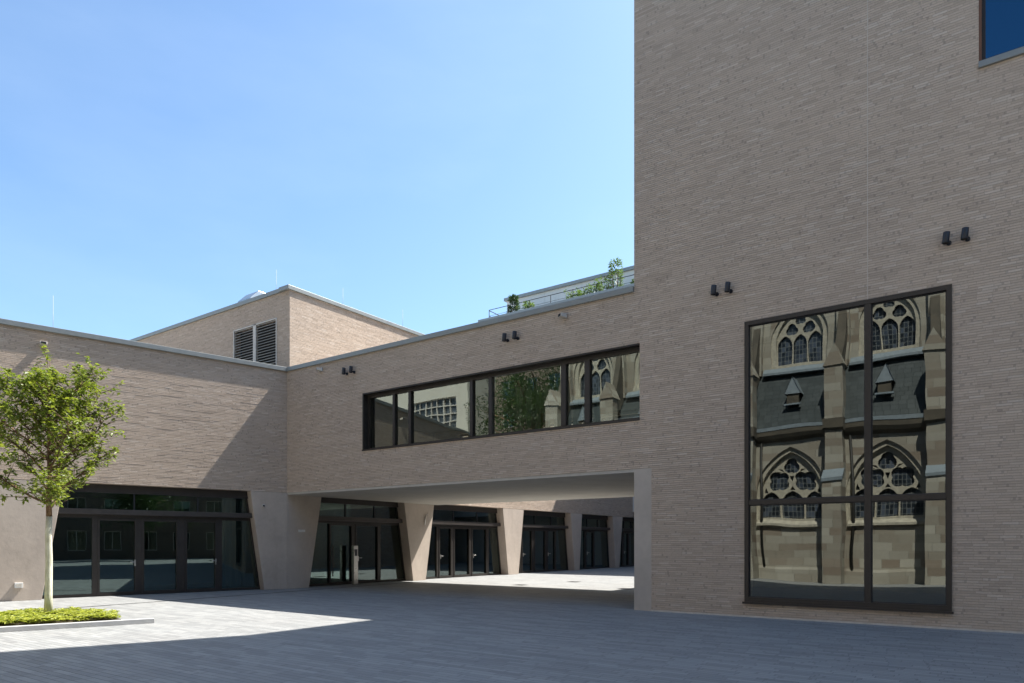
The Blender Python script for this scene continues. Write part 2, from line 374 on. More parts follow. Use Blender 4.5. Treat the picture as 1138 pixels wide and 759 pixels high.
# ------------------------------------------------------------------ bridge
bridge = empty('brick_bridge', (0, WY, 0), 0, 'beige brick bridge storey with long strip window spanning the dark passage', 'building')
SW = (-17.05, -7.16, 4.69, 6.60)
MB().wall(-21, -7.31, 3.5, 7.88, 0, .4, holes=[(SW[0], -7.31, SW[2], SW[3])]).build('front_wall', 'brick', bridge)
MB().wall(-21, -6.86, 3.5, 7.0, 7.9, 8.25, holes=[(-19.5, -9, 4.7, 6.5)]).build('rear_wall', 'brick', bridge)  # unseen rear openings, added to let sun into the room
MB().box(-20.99, -6.86, .01, 8.24, 3.42, 3.497).build('soffit', 'plaster', bridge)
MB().box(-21, -6.86, .4, 7.9, 6.75, 6.95).build('roof', 'roof_gravel', bridge)
MB().box(-21.0, -7.315, -.06, .45, 7.88, 8.03).build('coping', 'zinc', bridge, .01)
MB().box(-20.9, -6.9, .41, 7.89, 3.5, 3.98).build('interior_floor', 'interior_floor', bridge)
MB().box(-20.9, -6.9, .41, 7.89, 6.66, 6.74).build('ceiling', 'interior', bridge)
for q in ((-20.98, -20.9, .41, 7.89), (-6.99, -6.9, .63, 7.89), (-15.4, -15.2, 3.5, 7.8)): MB().box(*q, 3.98, 6.66).build('interior_wall', 'interior', bridge)
for q in ((-15.1, -14.2, 6.8, 7.3, 3.98, 5.3), (-13.9, -11.9, 6.9, 7.1, 3.98, 5.1), (-11.4, -8.5, 6.5, 6.7, 3.98, 5.25)): MB().box(*q).build('white_panel', 'panel_white', bridge)
for x in (-14.1, -11.7): MB().box(x, x + .12, 6.2, 6.3, 3.98, 6.6).build('timber_post', 'brown_wood', bridge)
MB().box(-14.3, -8, 6.301, 6.36, 5.32, 5.40).build('timber_rail', 'brown_wood', bridge)
m = MB()
for k in range(60):
    x = -12.4 + k * .05; y = 2.2 + .05 * math.sin(k * 1.9)
    x2 = x + .05; y2 = 2.2 + .05 * math.sin((k + 1) * 1.9)
    if k % 7 < 5: m.poly([(x, y, 4.1), (x2, y2, 4.1), (x2, y2, 6.6), (x, y, 6.6)])
m.build('curtain', 'curtain', bridge)
x0, x1, z0, z1 = SW
wf = MB().wall(x0 + .05, x1 - .03, z0 + .05, z1 - .04, .20, .32, holes=[(x0 + .12, x1 - .08, z0 + .12, z1 - .14)]).build('window', 'bronze', bridge, .004)
mul = [(-15.80, .10), (-15.10, .11), (-12.62, .11), (-11.92, .12), (-9.46, .15), (-8.74, .16)]
for x, ww in mul: MB().box(x - ww / 2, x + ww / 2, .185, .33, z0 + .12, z1 - .14).build('mullion', 'bronze', wf, .004)
m = MB(); m.box(x0 + .001, x0 + .05, .004, .33, z0 + .03, z1 - .001); m.build('jamb', 'bronze', wf)
m = MB(); m.box(x0 + .001, x1 - .002, -.025, .34, z0 + .002, z0 + .05); m.build('sill', 'bronze', wf)
m = MB(); m.box(x0 + .05, x1 - .03, .003, .34, z1 - .04, z1 - .002); m.build('head_reveal', 'bronze', wf)
edges = [x0 + .12] + [q for x, ww in mul for q in (x - ww / 2, x + ww / 2)] + [x1 - .08]
for k in range(0, len(edges), 2):
    a, b_ = edges[k], edges[k + 1]
    p = MB(); p.poly([(a, .26, z0 + .12), (b_, .26, z0 + .12), (b_, .26, z1 - .14), (a, .26, z1 - .14)]); p.build('glass', 'glass_strip', wf)
rw = MB()
for x in (-19.5, -17, -14.5, -12, -9.08): rw.box(x, x + .08, 8.0, 8.12, 4.7, 6.5)
rw.box(-19.42, -9.08, 8.0, 8.12, 4.7, 4.78); rw.box(-19.42, -9.08, 8.0, 8.12, 6.42, 6.5); rw.build('added_rear_window_frame', 'bronze', bridge)

# ------------------------------------------------------------------ glazed fronts (shared by the left wing and the court wing)
ZT = 3.5
def glazed_front(parent, lt, lb, rt, rb, rec, mulls, doors, room=5.0, curtain=()):
    """lt/lb/rt/rb: x of the opening's left/right edge at top and bottom (local, front faces -y)."""
    def lx(z): return lb + (lt - lb) * z / ZT
    def rx(z): return rb + (rt - rb) * z / ZT
    y = rec
    f = MB()
    f.prism([(lx(3.24), 3.24), (rx(3.24), 3.24), (rx(ZT - .003), ZT - .003), (lx(ZT - .003), ZT - .003)], y - .06, y + .1)
    f.prism([(lx(.01), .01), (rx(.01), .01), (rx(.09), .09), (lx(.09), .09)], y, y + .1)
    f.prism([(lx(2.45), 2.45), (rx(2.45), 2.45), (rx(2.56), 2.56), (lx(2.56), 2.56)], y, y + .1)
    for (a, ww) in mulls:
        f.box(a - ww / 2, a + ww / 2, y - .012, y + .11, .09, 2.45)
    f.prism([(lx(.09), .09), (lx(.09) + .05, .09), (lx(3.24) + .05, 3.24), (lx(3.24), 3.24)], y + .004, y + .1)
    f.prism([(rx(.09) - .05, .09), (rx(.09), .09), (rx(3.24), 3.24), (rx(3.24) - .05, 3.24)], y + .004, y + .1)
    fo = f.build('glazed_front', 'bronze', parent)
    MB().box(lx(2.64) + .02, rx(2.64) + .06, y - .22, y - .001, 2.555, 2.72).build('lintel_beam', 'bronze_light', fo, .004)
    for q in (.36, .70):
        a = lx(3) + (rx(3) - lx(3)) * q; MB().box(a - .022, a + .022, y + .01, y + .09, 2.72, 3.24).build('transom_bar', 'black_metal', fo)
    MB().prism([(lx(2.72), 2.70), (rx(2.72), 2.70), (rx(3.24), 3.24), (lx(3.24), 3.24)], y + .05, y + .06).build('transom_glass', 'glass_door', fo)
    MB().prism([(lx(.09), .09), (rx(.09), .09), (rx(2.45), 2.45), (lx(2.45), 2.45)], y + .05, y + .06).build('glass', 'glass_door', fo)
    for (a, b_, hx) in doors:
        MB().wall(a, b_, .02, 2.44, y - .03, y + .03, holes=[(a + .06, b_ - .06, .12, 2.37)]).build('door', 'bronze', fo, .004)
        if hx is not None:
            h = MB(); h.box(hx - .022, hx + .022, y - .045, y - .031, .93, 1.13)
            s = -1 if hx > (a + b_) / 2 else 1
            h.tube([(hx, y - .04, 1.06), (hx, y - .09, 1.06), (hx + s * .04, y - .10, 1.06), (hx + s * .15, y - .10, 1.06)], .011, 8)
            h.build('door_handle', 'steel', fo)
    # dark room behind
    r = MB(); a, b_ = min(lt, lb) - .15, max(rt, rb) + .15
    r.box(a, b_, y + room, y + room + .1, 0, 3.4); r.box(a - .1, a, y + .15, y + room, 0, 3.4); r.box(b_, b_ + .1, y + .15, y + room, 0, 3.4); r.box(a, b_, y + .15, y + room, 3.36, 3.46)
    r.build('room_shell', 'interior', parent)
    MB().box(a, b_, y + .12, y + room, .004, .02).build('room_floor', 'interior_floor', parent)
    for (ca, cb) in curtain:
        c = MB(); n = int((cb - ca) / .04)
        pr = None
        for k in range(n + 1):
            x = ca + (cb - ca) * k / n; yy = y + .55 + .045 * math.sin(k * 1.25) + .015 * math.sin(k * .37)
            if pr: c.poly([(pr[0], pr[1], .1), (x, yy, .1), (x, yy, 3.2), (pr[0], pr[1], 3.2)], True)
            pr = (x, yy)
        c.build('curtain', 'curtain', fo)
    return fo

# ------------------------------------------------------------------ left wing   local x = -t
RZ = math.atan2(.9686, .25)
wing = empty('left_wing', (-21, WY, 0), RZ, 'low beige brick wing with wide glass entrance behind the young tree', 'building')
OB = dict(lt=-6.83, lb=-7.38, rt=-1.31, rb=-.82)
lw = MB().wall(-26, -.002, ZT, 7.88, 0, .4); relief(lw, -12, -.02, ZT + .01, 7.87, 0, 5, .42)
lw.build('brick_wall', 'brick', wing)
MB().box(-26, .0, -.075, .5, 7.88, 8.033).build('coping', 'zinc', wing, .01)
MB().prism([(OB['rb'], 0), (-.004, 0), (-.004, ZT - .003), (OB['rt'], ZT - .003)], .002, .9).build('concrete_pillar', 'concrete', wing, .01)
MB().prism([(-13.5, 0), (OB['lb'], 0), (OB['lt'], ZT - .003), (-13.5, ZT - .003)], .002, .9).build('concrete_pillar', 'concrete', wing, .01)
MB().wall(-26, -13.5, 0, ZT, .002, .4).build('concrete_base', 'concrete', wing)
MB().box(-26, -.2, .4, 14, 6.9, 7.1).build('roof', 'roof_gravel', wing)
MB().box(OB['lt'] - .3, OB['rt'] + .3, .05, .9, ZT + .003, ZT + .3).build('lintel_soffit', 'concrete', wing)
glazed_front(wing, rec=.4, mulls=[(-2.236, .16), (-3.455, .2), (-4.725, .15), (-5.97, .14)],
             doors=[(-5.9, -4.80, -4.86), (-4.65, -3.56, None), (-3.35, -2.32, -2.37)], curtain=[(-2.1, -1.2)], **OB)

# ------------------------------------------------------------------ court wing: front faces +X ; local x = Y-15.64, local y = inward (-X)
court = empty('court_wing', (-21, WY, 0), R(90), 'taller beige brick block behind the corner, louvred, slanted concrete pillars in passage', 'building')
Q = lambda Y: Y - WY
PZ = 10.9
cwm = MB().wall(.12, 31, ZT, PZ, 0, .4); relief(cwm, .2, 12, 7.6, PZ - .02, 0, 6, .3); relief(cwm, 8.4, 22, ZT + .01, 5.5, 0, 8, .3)
cwm.build('brick_wall', 'brick', court)
MB().box(-.0, 31, -.07, .5, PZ, PZ + .15).build('coping', 'zinc', court, .01)
# its street face (normal -Y) : x local .12, running along local y
f = MB(); a, b_, c_, d_ = .75, 3.5, 8.2, 10.03
f.box(.12, .5, .4, a, 6.5, PZ); f.box(.12, .5, b_, 22, 6.5, PZ); f.box(.12, .5, a, b_, 6.5, c_); f.box(.12, .5, a, b_, d_, PZ)
f.build('street_wall', 'brick', court)
MB().box(.06, .6, .5, 22, PZ, PZ + .15).build('coping', 'zinc', court, .01)
MB().box(.5, 30.8, .4, 21.9, 10.3, 10.45).build('roof', 'roof_gravel', court)
lf = MB()
for (p, q) in ((a, 2.08), (2.16, b_)):
    lf.box(.10, .2, p, p + .05, c_, d_); lf.box(.10, .2, q - .05, q, c_, d_)
lf.box(.10, .2, 2.08, 2.16, c_, d_); lf.box(.10, .2, a + .05, b_ - .05, d_ - .05, d_); lf.box(.10, .2, a + .05, b_ - .05, c_, c_ + .05)
lo = lf.build('louvre', 'louvre_frame', court)
bl = MB(); n = 17
for k in range(n):
    z = c_ + .07 + (d_ - c_ - .16) * k / (n - 1)
    for (p, q) in ((a + .05, 2.03), (2.21, b_ - .05)):
        bl.v += [(.115, p, z - .012), (.115, q, z - .012), (.20, q, z + .05), (.20, p, z + .05), (.115, p, z + .0), (.115, q, z + .0), (.20, q, z + .062), (.20, p, z + .062)]
        i = len(bl.v) - 8
        for fc in ((0, 1, 2, 3), (7, 6, 5, 4), (0, 4, 5, 1), (1, 5, 6, 2), (2, 6, 7, 3), (3, 7, 4, 0)): bl.f.append([i + t for t in fc]); bl.smooth.append(False)
bl.build('louvre_blade', 'louvre', lo)
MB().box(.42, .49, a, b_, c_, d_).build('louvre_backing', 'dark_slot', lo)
# openings (Y values): left top/bottom, right top/bottom, pillars between
ops = [(17.22, 16.62, 21.68, 22.25), (23.64, 23.07, 29.0, 29.5), (30.95, 30.45, 36.0, 36.5), (37.4, 37.1, 41.6, 42.0), (43.1, 42.6, 46.4, 46.6)]
prev_t, prev_b = WY + .003, WY + .003
for k, (lt, lb, rt, rb) in enumerate(ops + [(46.64, 46.64, 0, 0)]):
    MB().prism([(Q(prev_b), 0), (Q(lb), 0), (Q(lt), ZT - .003), (Q(prev_t), ZT - .003)], .002, 1.0).build('concrete_pillar', 'concrete', court, .01)
    if k < len(ops):
        MB().box(Q(lt) - .2, Q(rt) + .2, .05, 1.0, ZT + .003, ZT + .2).build('lintel_soffit', 'concrete', court)
    prev_t, prev_b = rt, rb
def court_front(k, mulls, doors, curtain=()):
    lt, lb, rt, rb = ops[k]
    glazed_front(court, Q(lt), Q(lb), Q(rt), Q(rb), .45, [(Q(a), w_) for a, w_ in mulls], [(Q(a), Q(b), None if h is None else Q(h)) for a, b, h in doors], curtain=[(Q(a), Q(b)) for a, b in curtain])
court_front(0, [(19.2, .12), (20.65, .12)], [(17.95, 19.14, None), (19.28, 20.58, 19.42)], [(20.9, 22.3)])
court_front(1, [(24.37, .12), (25.47, .14), (26.86, .12), (28.3, .14)], [(24.45, 25.38, 24.55), (25.55, 26.78, None), (26.93, 28.2, 27.05)], [(28.4, 29.6)])
court_front(2, [(31.3, .1), (32.55, .16), (33.95, .12), (35.0, .1)], [(31.38, 32.45, 31.5), (32.65, 33.87, None), (34.03, 34.95, 34.1)], [(34.5, 36.6)])
court_front(3, [(38.6, .12), (39.8, .12)], [(38.68, 39.72, 38.8)], [(40, 42)])
court_front(4, [(44, .12), (45, .12)], [(44.08, 44.94, 44.2)])

# ------------------------------------------------------------------ terrace building behind
terr = empty('terrace_building', (-20, 46, 0), 0, 'pale roof terrace building rising behind the bridge, with railing and planting', 'building')
def tb(m, x0, x1, y0, y1, z0, z1): return m.box(x0 + 20, x1 + 20, y0 - 46, y1 - 46, z0, z1)
m = MB(); tb(m, -34.7, 14, 46.66, 46.9, 0, 4); tb(m, -34.7, 14, 44.7, 45.0, 3.9, 19.6); tb(m, -34.7, 14, 45.0, 62, 3.9, 4.1); tb(m, -34.7, -34.4, 45.0, 62, 4.1, 19.6); tb(m, -34.4, 14, 45, 62, 19.0, 19.3)
m.build('wall', 'white_render', terr)
tb(MB(), -34.85, 14, 44.6, 45.1, 19.6, 20.08).build('parapet', 'zinc', terr, .02)
u_ = MB(); tb(u_, -34.75, 14, 48.6, 58, 19.3, 22.75); u_.build('upper_storey', 'white_render', terr)
tb(MB(), -34.95, 14, 48.4, 58.2, 22.75, 23.0).build('roof_edge', 'zinc', terr)
r_ = MB()
ra = [(-34.3, 45.4)]
tb(r_, -34.3, 13, 45.38, 45.42, 20.98, 21.02)
tb(r_, -34.3, 13, 45.39, 45.41, 20.5, 20.52)
for k in range(24): tb(r_, -34.3 + k * 2.0, -34.26 + k * 2.0, 45.38, 45.42, 19.3, 20.98)
tb(r_, -34.3, -34.26, 45.42, 48.6, 20.93, 20.98); tb(r_, -34.3, -34.27, 45.42, 48.6, 20.5, 20.53)
r_.build('railing', 'iron', terr)

# ------------------------------------------------------------------ church (seen in the glass), stands behind the camera, front faces +Y
church = empty('gothic_church', (0, -1.2, 0), R(180), 'old sandstone gothic church mirrored in the big window', 'church')
# local x = -X ; local y = depth away from the street (front face at y=0)
def arch_pts(cx, w_, z0, zs, za, n=9):
    """pointed arch outline: sill z0, springing zs, apex za"""
    h = w_ / 2; H_ = za - zs; Rr = (h * h + H_ * H_) / (2 * h)
    pts = [(cx - h, z0), (cx + h, z0)]
    a1 = math.asin(min(1, H_ / Rr))
    for k in range(n + 1):
        a_ = a1 * k / n; pts.append((cx + h - Rr + Rr * math.cos(a_), zs + Rr * math.sin(a_)))
    for k in range(1, n + 1):
        a_ = a1 * (1 - k / n); pts.append((cx - h + Rr - Rr * math.cos(a_), zs + Rr * math.sin(a_)))
    return pts
def plate(name, outer, holes, y0, y1, mat, parent, extra=()):
    cu = bpy.data.curves.new(name, 'CURVE'); cu.dimensions = '2D'; cu.fill_mode = 'BOTH'; cu.extrude = (y1 - y0) / 2
    for pts in [outer] + list(holes):
        s = cu.splines.new('POLY'); s.points.add(len(pts) - 1)
        for i, p in enumerate(pts): s.points[i].co = (p[0], p[1], 0, 1)
        s.use_cyclic_u = True
    o = bpy.data.objects.new('tmp', cu); me = bpy.data.meshes.new_from_object(o)
    bpy.data.objects.remove(o); bpy.data.curves.remove(cu)
    me.transform(Matrix.Translation((0, (y0 + y1) / 2, 0)) @ Matrix.Rotation(R(90), 4, 'X'))
    me.name = name
    return link_mesh(name, me, mat, parent)
BAY = 3.70; X0 = 3.76                     # first bay centre (local x = -X)
centres = [X0 + BAY * k for k in range(-3, 5)]
xa, xb = centres[0] - BAY / 2, centres[-1] + BAY / 2
WW = 3.0
plate('aisle_wall', [(xa, 0), (xb, 0), (xb, 6.75), (xa, 6.75)], [arch_pts(c, WW, 2.62, 3.75, 6.05) for c in centres], 0, .7, 'sandstone', church)
cw = 2.45
plate('clerestory_wall', [(xa, 8.5), (xb, 8.5), (xb, 16), (xa, 16)], [arch_pts(c, cw, 9.95, 11.2, 12.9) for c in centres], 1.35, 1.9, 'sandstone', church)
def circ(cx, cz, r, n=12): return [(cx + r * math.cos(2 * math.pi * k / n), cz + r * math.sin(2 * math.pi * k / n)) for k in range(n)]
def foil(cx, cz, r, lobes=4, ph=.785):
    pts = []; n = 48
    for k in range(n):
        t = 2 * math.pi * k / n; rr = r * (.74 + .26 * abs(math.cos(lobes * (t - ph) / 2))); pts.append((cx + rr * math.cos(t), cz + rr * math.sin(t)))
    return pts
for c in centres:
    # lower window
    w1 = plate('aisle_window', arch_pts(c, WW, 2.62, 3.75, 6.05), [arch_pts(c, WW - .34, 2.8, 3.75, 5.82)], .12, .42, 'tracery', church)
    t = WW - .34; l = (t - .12) / 3
    hl = [arch_pts(c + (k - 1) * (l + .06), l, 2.8, 3.45, 4.02) for k in range(3)]
    hl += [foil(c - .56, 4.50, .50), foil(c + .56, 4.50, .50), foil(c, 5.18, .36, 3, 1.57)]
    for sg in (-1, 1): hl.append([(c + sg * 1.03, 3.98), (c + sg * 1.22, 3.98), (c + sg * 1.13, 4.25)]); hl.append([(c + sg * .30, 4.90), (c + sg * .42, 5.05), (c + sg * .62, 5.06)])
    hl.append([(c - .10, 4.74), (c, 4.42), (c + .10, 4.74)]); hl.append([(c - .12, 4.06), (c + .12, 4.06), (c, 4.25)])
    plate('tracery', arch_pts(c, t + .04, 2.8, 3.75, 5.84), hl, .3, .42, 'tracery', w1)
    p = MB(); q = arch_pts(c, t + .1, 2.75, 3.75, 5.86); p.poly([(x, .44, z) for x, z in q]); p.build('leaded_glass', 'leaded', w1)
    MB().prismx([(-.14, 2.45), (.15, 2.45), (.15, 2.72), (-.05, 2.60), (-.14, 2.55)], c - BAY / 2 + .42, c + BAY / 2 - .42).build('string_course', 'tracery', w1)
    # clerestory window
    w2 = plate('clerestory_window', arch_pts(c, cw, 9.95, 11.2, 12.9), [arch_pts(c, cw - .4, 10.1, 11.2, 12.65)], 1.45, 1.7, 'tracery', church)
    t = cw - .4; l = (t - .16) / 3
    hl = [arch_pts(c + (k - 1) * (l + .05), l, 10.1, 11.0, 11.5) for k in range(3)] + [foil(c - .38, 11.75, .29, 3, 1.57), foil(c + .38, 11.75, .29, 3, 1.57), foil(c, 12.2, .25)]
    plate('tracery', arch_pts(c, t + .04, 10.1, 11.2, 12.67), hl, 1.6, 1.68, 'tracery', w2)
    p = MB(); q = arch_pts(c, t + .1, 10.05, 11.2, 12.7); p.poly([(x, 1.72, z) for x, z in q]); p.build('leaded_glass', 'leaded', w2)
    MB().prismx([(.95, 9.55), (1.36, 9.55), (1.5, 9.95), (1.2, 9.9), (.95, 9.66)], c - 1.5, c + 1.5).build('lead_sill', 'lead', w2)
    # dormer on the aisle roof
    d = MB().prism([(c - .25, 7.95), (c + .25, 7.95), (c + .25, 8.45), (c - .25, 8.45)], .12, 1.2).build('dormer', 'dark_stone', church)
    m = MB(); m.poly([(c - .36, .02, 8.42), (c, .06, 9.2), (c, 1.5, 9.2), (c - .36, 1.3, 8.42)]); m.poly([(c + .36, .02, 8.42), (c, .06, 9.2), (c, 1.5, 9.2), (c + .36, 1.3, 8.42)]); m.poly([(c - .36, .06, 8.42), (c + .36, .06, 8.42), (c, .1, 9.2)])
    m.build('dormer_roof', 'lead', d, recalc=False)
    MB().box(c - .36, c + .36, .0, .2, 7.88, 7.95).build('dormer_sill', 'lead', d)
MB().prismx([(-.2, 6.45), (0, 6.3), (.1, 6.3), (.1, 6.8), (-.28, 6.8), (-.28, 6.6)], xa, xb).build('cornice', 'dark_stone', church)
MB().prismx([(-.3, 6.8), (.2, 6.85), (.2, 7.02), (-.3, 6.95)], xa, xb).build('gutter', 'lead', church)
MB().prismx([(-.12, 0), (0, 0), (0, .6), (-.06, .6), (-.12, .5)], xa, xb).build('plinth', 'sandstone', church)
m = MB(); m.poly([(xa, -.1, 6.98), (xb, -.1, 6.98), (xb, 1.34, 9.75), (xa, 1.34, 9.75)]); m.build('aisle_roof', 'slate', church, recalc=False)
m = MB(); m.poly([(xa, 1.0, 16.2), (xb, 1.0, 16.2), (xb, 8.5, 25), (xa, 8.5, 25)]); m.poly([(xa, 8.5, 25), (xb, 8.5, 25), (xb, 14.6, 16.2), (xa, 14.6, 16.2)]); m.build('nave_roof', 'slate', church, recalc=False)
m = MB(); m.box(xa, xb, 14, 14.6, 0, 16.2); m.prismx([(.7, 0), (14, 0), (14, 16.2), (8.5, 24.8), (1.5, 16.2), (1.5, 9.6), (.5, 6.9)], xa - .4, xa); m.prismx([(.7, 0), (14, 0), (14, 16.2), (8.5, 24.8), (1.5, 16.2), (1.5, 9.6), (.5, 6.9)], xb, xb + .4); m.build('end_walls', 'sandstone', church)
MB().prismx([(1.1, 15.7), (1.35, 15.6), (1.35, 16.2), (.9, 16.2), (.9, 15.95)], xa, xb).build('nave_cornice', 'sandstone', church)
for k in range(len(centres) + 1):
    bx = xa + BAY * k
    if k == 0: bx += .3
    if k == len(centres): bx -= .3
    b1 = MB(); b1.prismx([(-1.0, 0), (0, 0), (0, 9.3), (-.62, 9.3), (-.62, 4.75), (-1.0, 4.45)], bx - .36, bx + .36); bo = b1.build('buttress', 'sandstone', church)
    MB().prismx([(-1.06, 4.36), (-.98, 4.36), (-.60, 4.72), (-.60, 4.85), (-.66, 4.85), (-1.06, 4.5)], bx - .4, bx + .4).build('weathering', 'lead', bo)
    MB().prism([(bx - .42, 9.3), (bx + .42, 9.3), (bx, 10.2)], -.68, .25).build('gable_cap', 'sandstone', bo)
    MB().prismx([(-.75, 6.6), (-.62, 6.5), (0, 6.5), (0, 7.0), (-.75, 7.0)], bx - .44, bx + .44).build('corbel', 'dark_stone', bo)
    MB().prismx([(-.5, 8.6), (0, 8.0), (1.34, 9.7), (1.34, 12.4), (1.2, 12.4), (0, 9.3)], bx - .17, bx + .17).build('flying_rib', 'dark_stone', bo)
    MB().box(bx - .26, bx + .26, 1.05, 1.35, 9.6, 15.7).build('pilaster', 'sandstone', bo)
    MB().tube([(bx - .62, -.05, .2), (bx - .62, -.05, 6.5)], .06, 8).build('downpipe', 'iron', bo)

# pale building with gridded glazing, seen mirrored in the strip window
pale = empty('pale_hall', (-38, -16, 0), 0, 'pale rendered hall with a gridded window, mirrored in the strip window', 'building')
m = MB(); m.wall(-14, 4, 0, 18.5, 5.2, 5.6, holes=[(-2.6, 2.8, 9.6, 13.4)]); m.box(-14, -13.6, 2, 5.2, 0, 18.5); m.box(3.6, 4, 2, 5.2, 0, 18.5); m.box(-13.6, 3.6, 2, 2.4, 0, 18.5); m.box(-13.6, 3.6, 2.4, 5.2, 18.0, 18.3)
m.build('wall', 'pale_render', pale)
wf = MB().wall(-2.6, 2.8, 9.6, 13.4, 5.3, 5.45, holes=[(-2.6 + .1 + i * .66, -2.6 + .1 + i * .66 + .58, 9.7 + j * .62, 9.7 + j * .62 + .54) for i in range(8) for j in range(6)]).build('window', 'louvre_frame', pale)
p = MB(); p.poly([(-2.6, 5.32, 9.6), (2.8, 5.32, 9.6), (2.8, 5.32, 13.4), (-2.6, 5.32, 13.4)]); p.build('glass', 'leaded', wf)

# ------------------------------------------------------------------ wall lamps
def wall_lamp(x, z, label, yaw=0, i=0):
    e = empty('wall_lamp', (x, WY, z), 0, label, 'wall lamp', 'black cylinder lamps in pairs on the brick front')
    if i == 0:
        c = MB(); c.tube([(-.022, -.125, -.10), (.0, -.125, .11)], .06, 24); c.build('lamp_body', 'black_metal', e, .006)
        c = MB(); c.tube([(-.0227, -.125, -.106), (-.0223, -.125, -.102)], .05, 20); c.build('lens', 'dark_slot', e)
        c = MB(); c.tube([(.03, -.001, -.07), (.03, -.035, -.07)], .045, 16); c.tube([(.03, -.03, -.07), (.0, -.09, -.04)], .018, 8); c.build('bracket', 'black_metal', e)
    return e
lamps = [(-17.80, 7.42, 'black cylinder wall lamp, left one of the pair above the strip window left end'),
         (-17.45, 7.42, 'black cylinder wall lamp, right one of the pair above the strip window left end'),
         (-11.18, 7.40, 'black cylinder wall lamp, left one of the pair above the middle of the strip window'),
         (-10.83, 7.40, 'black cylinder wall lamp, right one of the pair above the middle of the strip window'),
         (-5.26, 7.46, 'black cylinder wall lamp, left one of the pair up left of the big church-reflecting window'),
         (-4.94, 7.46, 'black cylinder wall lamp, right one of the pair up left of the big church-reflecting window'),
         (-.75, 7.50, 'black cylinder wall lamp, left one of the pair above the big window right corner'),
         (-.45, 7.50, 'black cylinder wall lamp, right one of the pair above the big window right corner')]
proto = wall_lamp(*lamps[0])
for (x, z, lab) in lamps[1:]:
    c = proto.copy(); col.objects.link(c); c.location = (x, WY, z); c['label'] = lab
    for ch in proto.children: d = ch.copy(); col.objects.link(d); d.parent = c

# ------------------------------------------------------------------ small fittings
def floodlight(name, loc, rz, label, cat):
    e = empty(name, loc, rz, label, cat)
    m = MB(); m.prismx([(-.20, -.04), (-.02, -.07), (-.02, .03), (-.19, .05)], -.09, .09); m.build('housing', 'louvre_frame', e, .008)
    MB().box(-.065, .065, -.202, -.196, -.03, .035).build('lens', 'dark_slot', e)
    MB().box(-.035, .035, -.03, 0, -.06, .06).build('bracket', 'steel', e)
    return e
floodlight('security_camera', (-19.06, WY, 7.68), R(-35), 'small grey camera on brick near the inner corner, below the coping', 'security camera')
floodlight('security_camera', (-9.27, WY, 7.66), R(-30), 'small grey camera below the bridge coping, between lamp pair and tower', 'security camera')
Lw = lambda t, off, z: (-21 - .25 * t - .9686 * off, WY - .9686 * t + .25 * off, z)
floodlight('security_camera', Lw(7.35, 0, 7.5), RZ, 'white camera box high on the left wing wall, casting a long shadow', 'security camera')
e = empty('dome_camera', Lw(.86, 0, 2.99), RZ, 'tiny white dome camera on the concrete pillar right of the glass entrance', 'security camera')
MB().tube([(0, 0, 0), (0, -.05, 0)], .05, 16).build('housing', 'white_plastic', e)
MB().tube([(0, -.05, 0), (0, -.075, -.01), (0, -.09, -.012)], [.036, .03, .01], 12).build('lens', 'dark_slot', e)
e = empty('outlet_box', Lw(7.93, 0, .45), RZ, 'small white outlet box low on the left concrete wall', 'outlet box')
MB().box(-.1, .1, -.1, 0, -.075, .075).build('housing', 'white_plastic', e, .008)
MB().box(-.06, .06, -.104, -.1, -.04, .04).build('cover', 'louvre_frame', e)
e = empty('door_sign', (-21, 16.28, 2.12), R(90), 'small pale plate on concrete pillar left of the passage doors', 'sign')
MB().box(-.15, .15, -.02, -.0, -.045, .045).build('plate', 'white_plastic', e, .003)
e = empty('wall_handrail_bar', (-21, 23.0, 2.72), R(90), 'short slanted steel bar on the sunlit second pillar in the passage', 'wall bar')  # plain steel rail piece, holds no lamp
MB().tube([(.12, -.06, .26), (0, -.06, .2), (-.06, -.06, -.24)], .022, 8).build('bar', 'steel', e)
MB().box(-.02, .02, -.05, 0, .05, .09).box(-.06, -.02, -.05, 0, -.15, -.11).build('bracket', 'steel', e)
e = empty('entry_stele', (-21.15, 19.0, 0), R(90), 'slim upright steel entry post in front of the first passage door', 'post')
MB().box(-.11, .11, -.07, .07, 0, 1.56).build('post_body', 'steel', e, .006)
MB().box(-.07, .07, -.076, -.0705, 1.15, 1.42).build('panel', 'black_metal', e)
e = empty('door_pull', (-21.36, 18.05, 0), R(90), 'tall thin dark pull bar on the fixed glass left of steel post', 'door pull')
MB().tube([(0, 0, .35), (0, 0, 1.55)], .022, 10).build('bar', 'bronze_light', e)
MB().tube([(0, 0, .5), (0, -.05, .5), (0, .09, .5)], .012, 8).tube([(0, 0, 1.4), (0, .09, 1.4)], .012, 8).build('fixing', 'bronze_light', e)

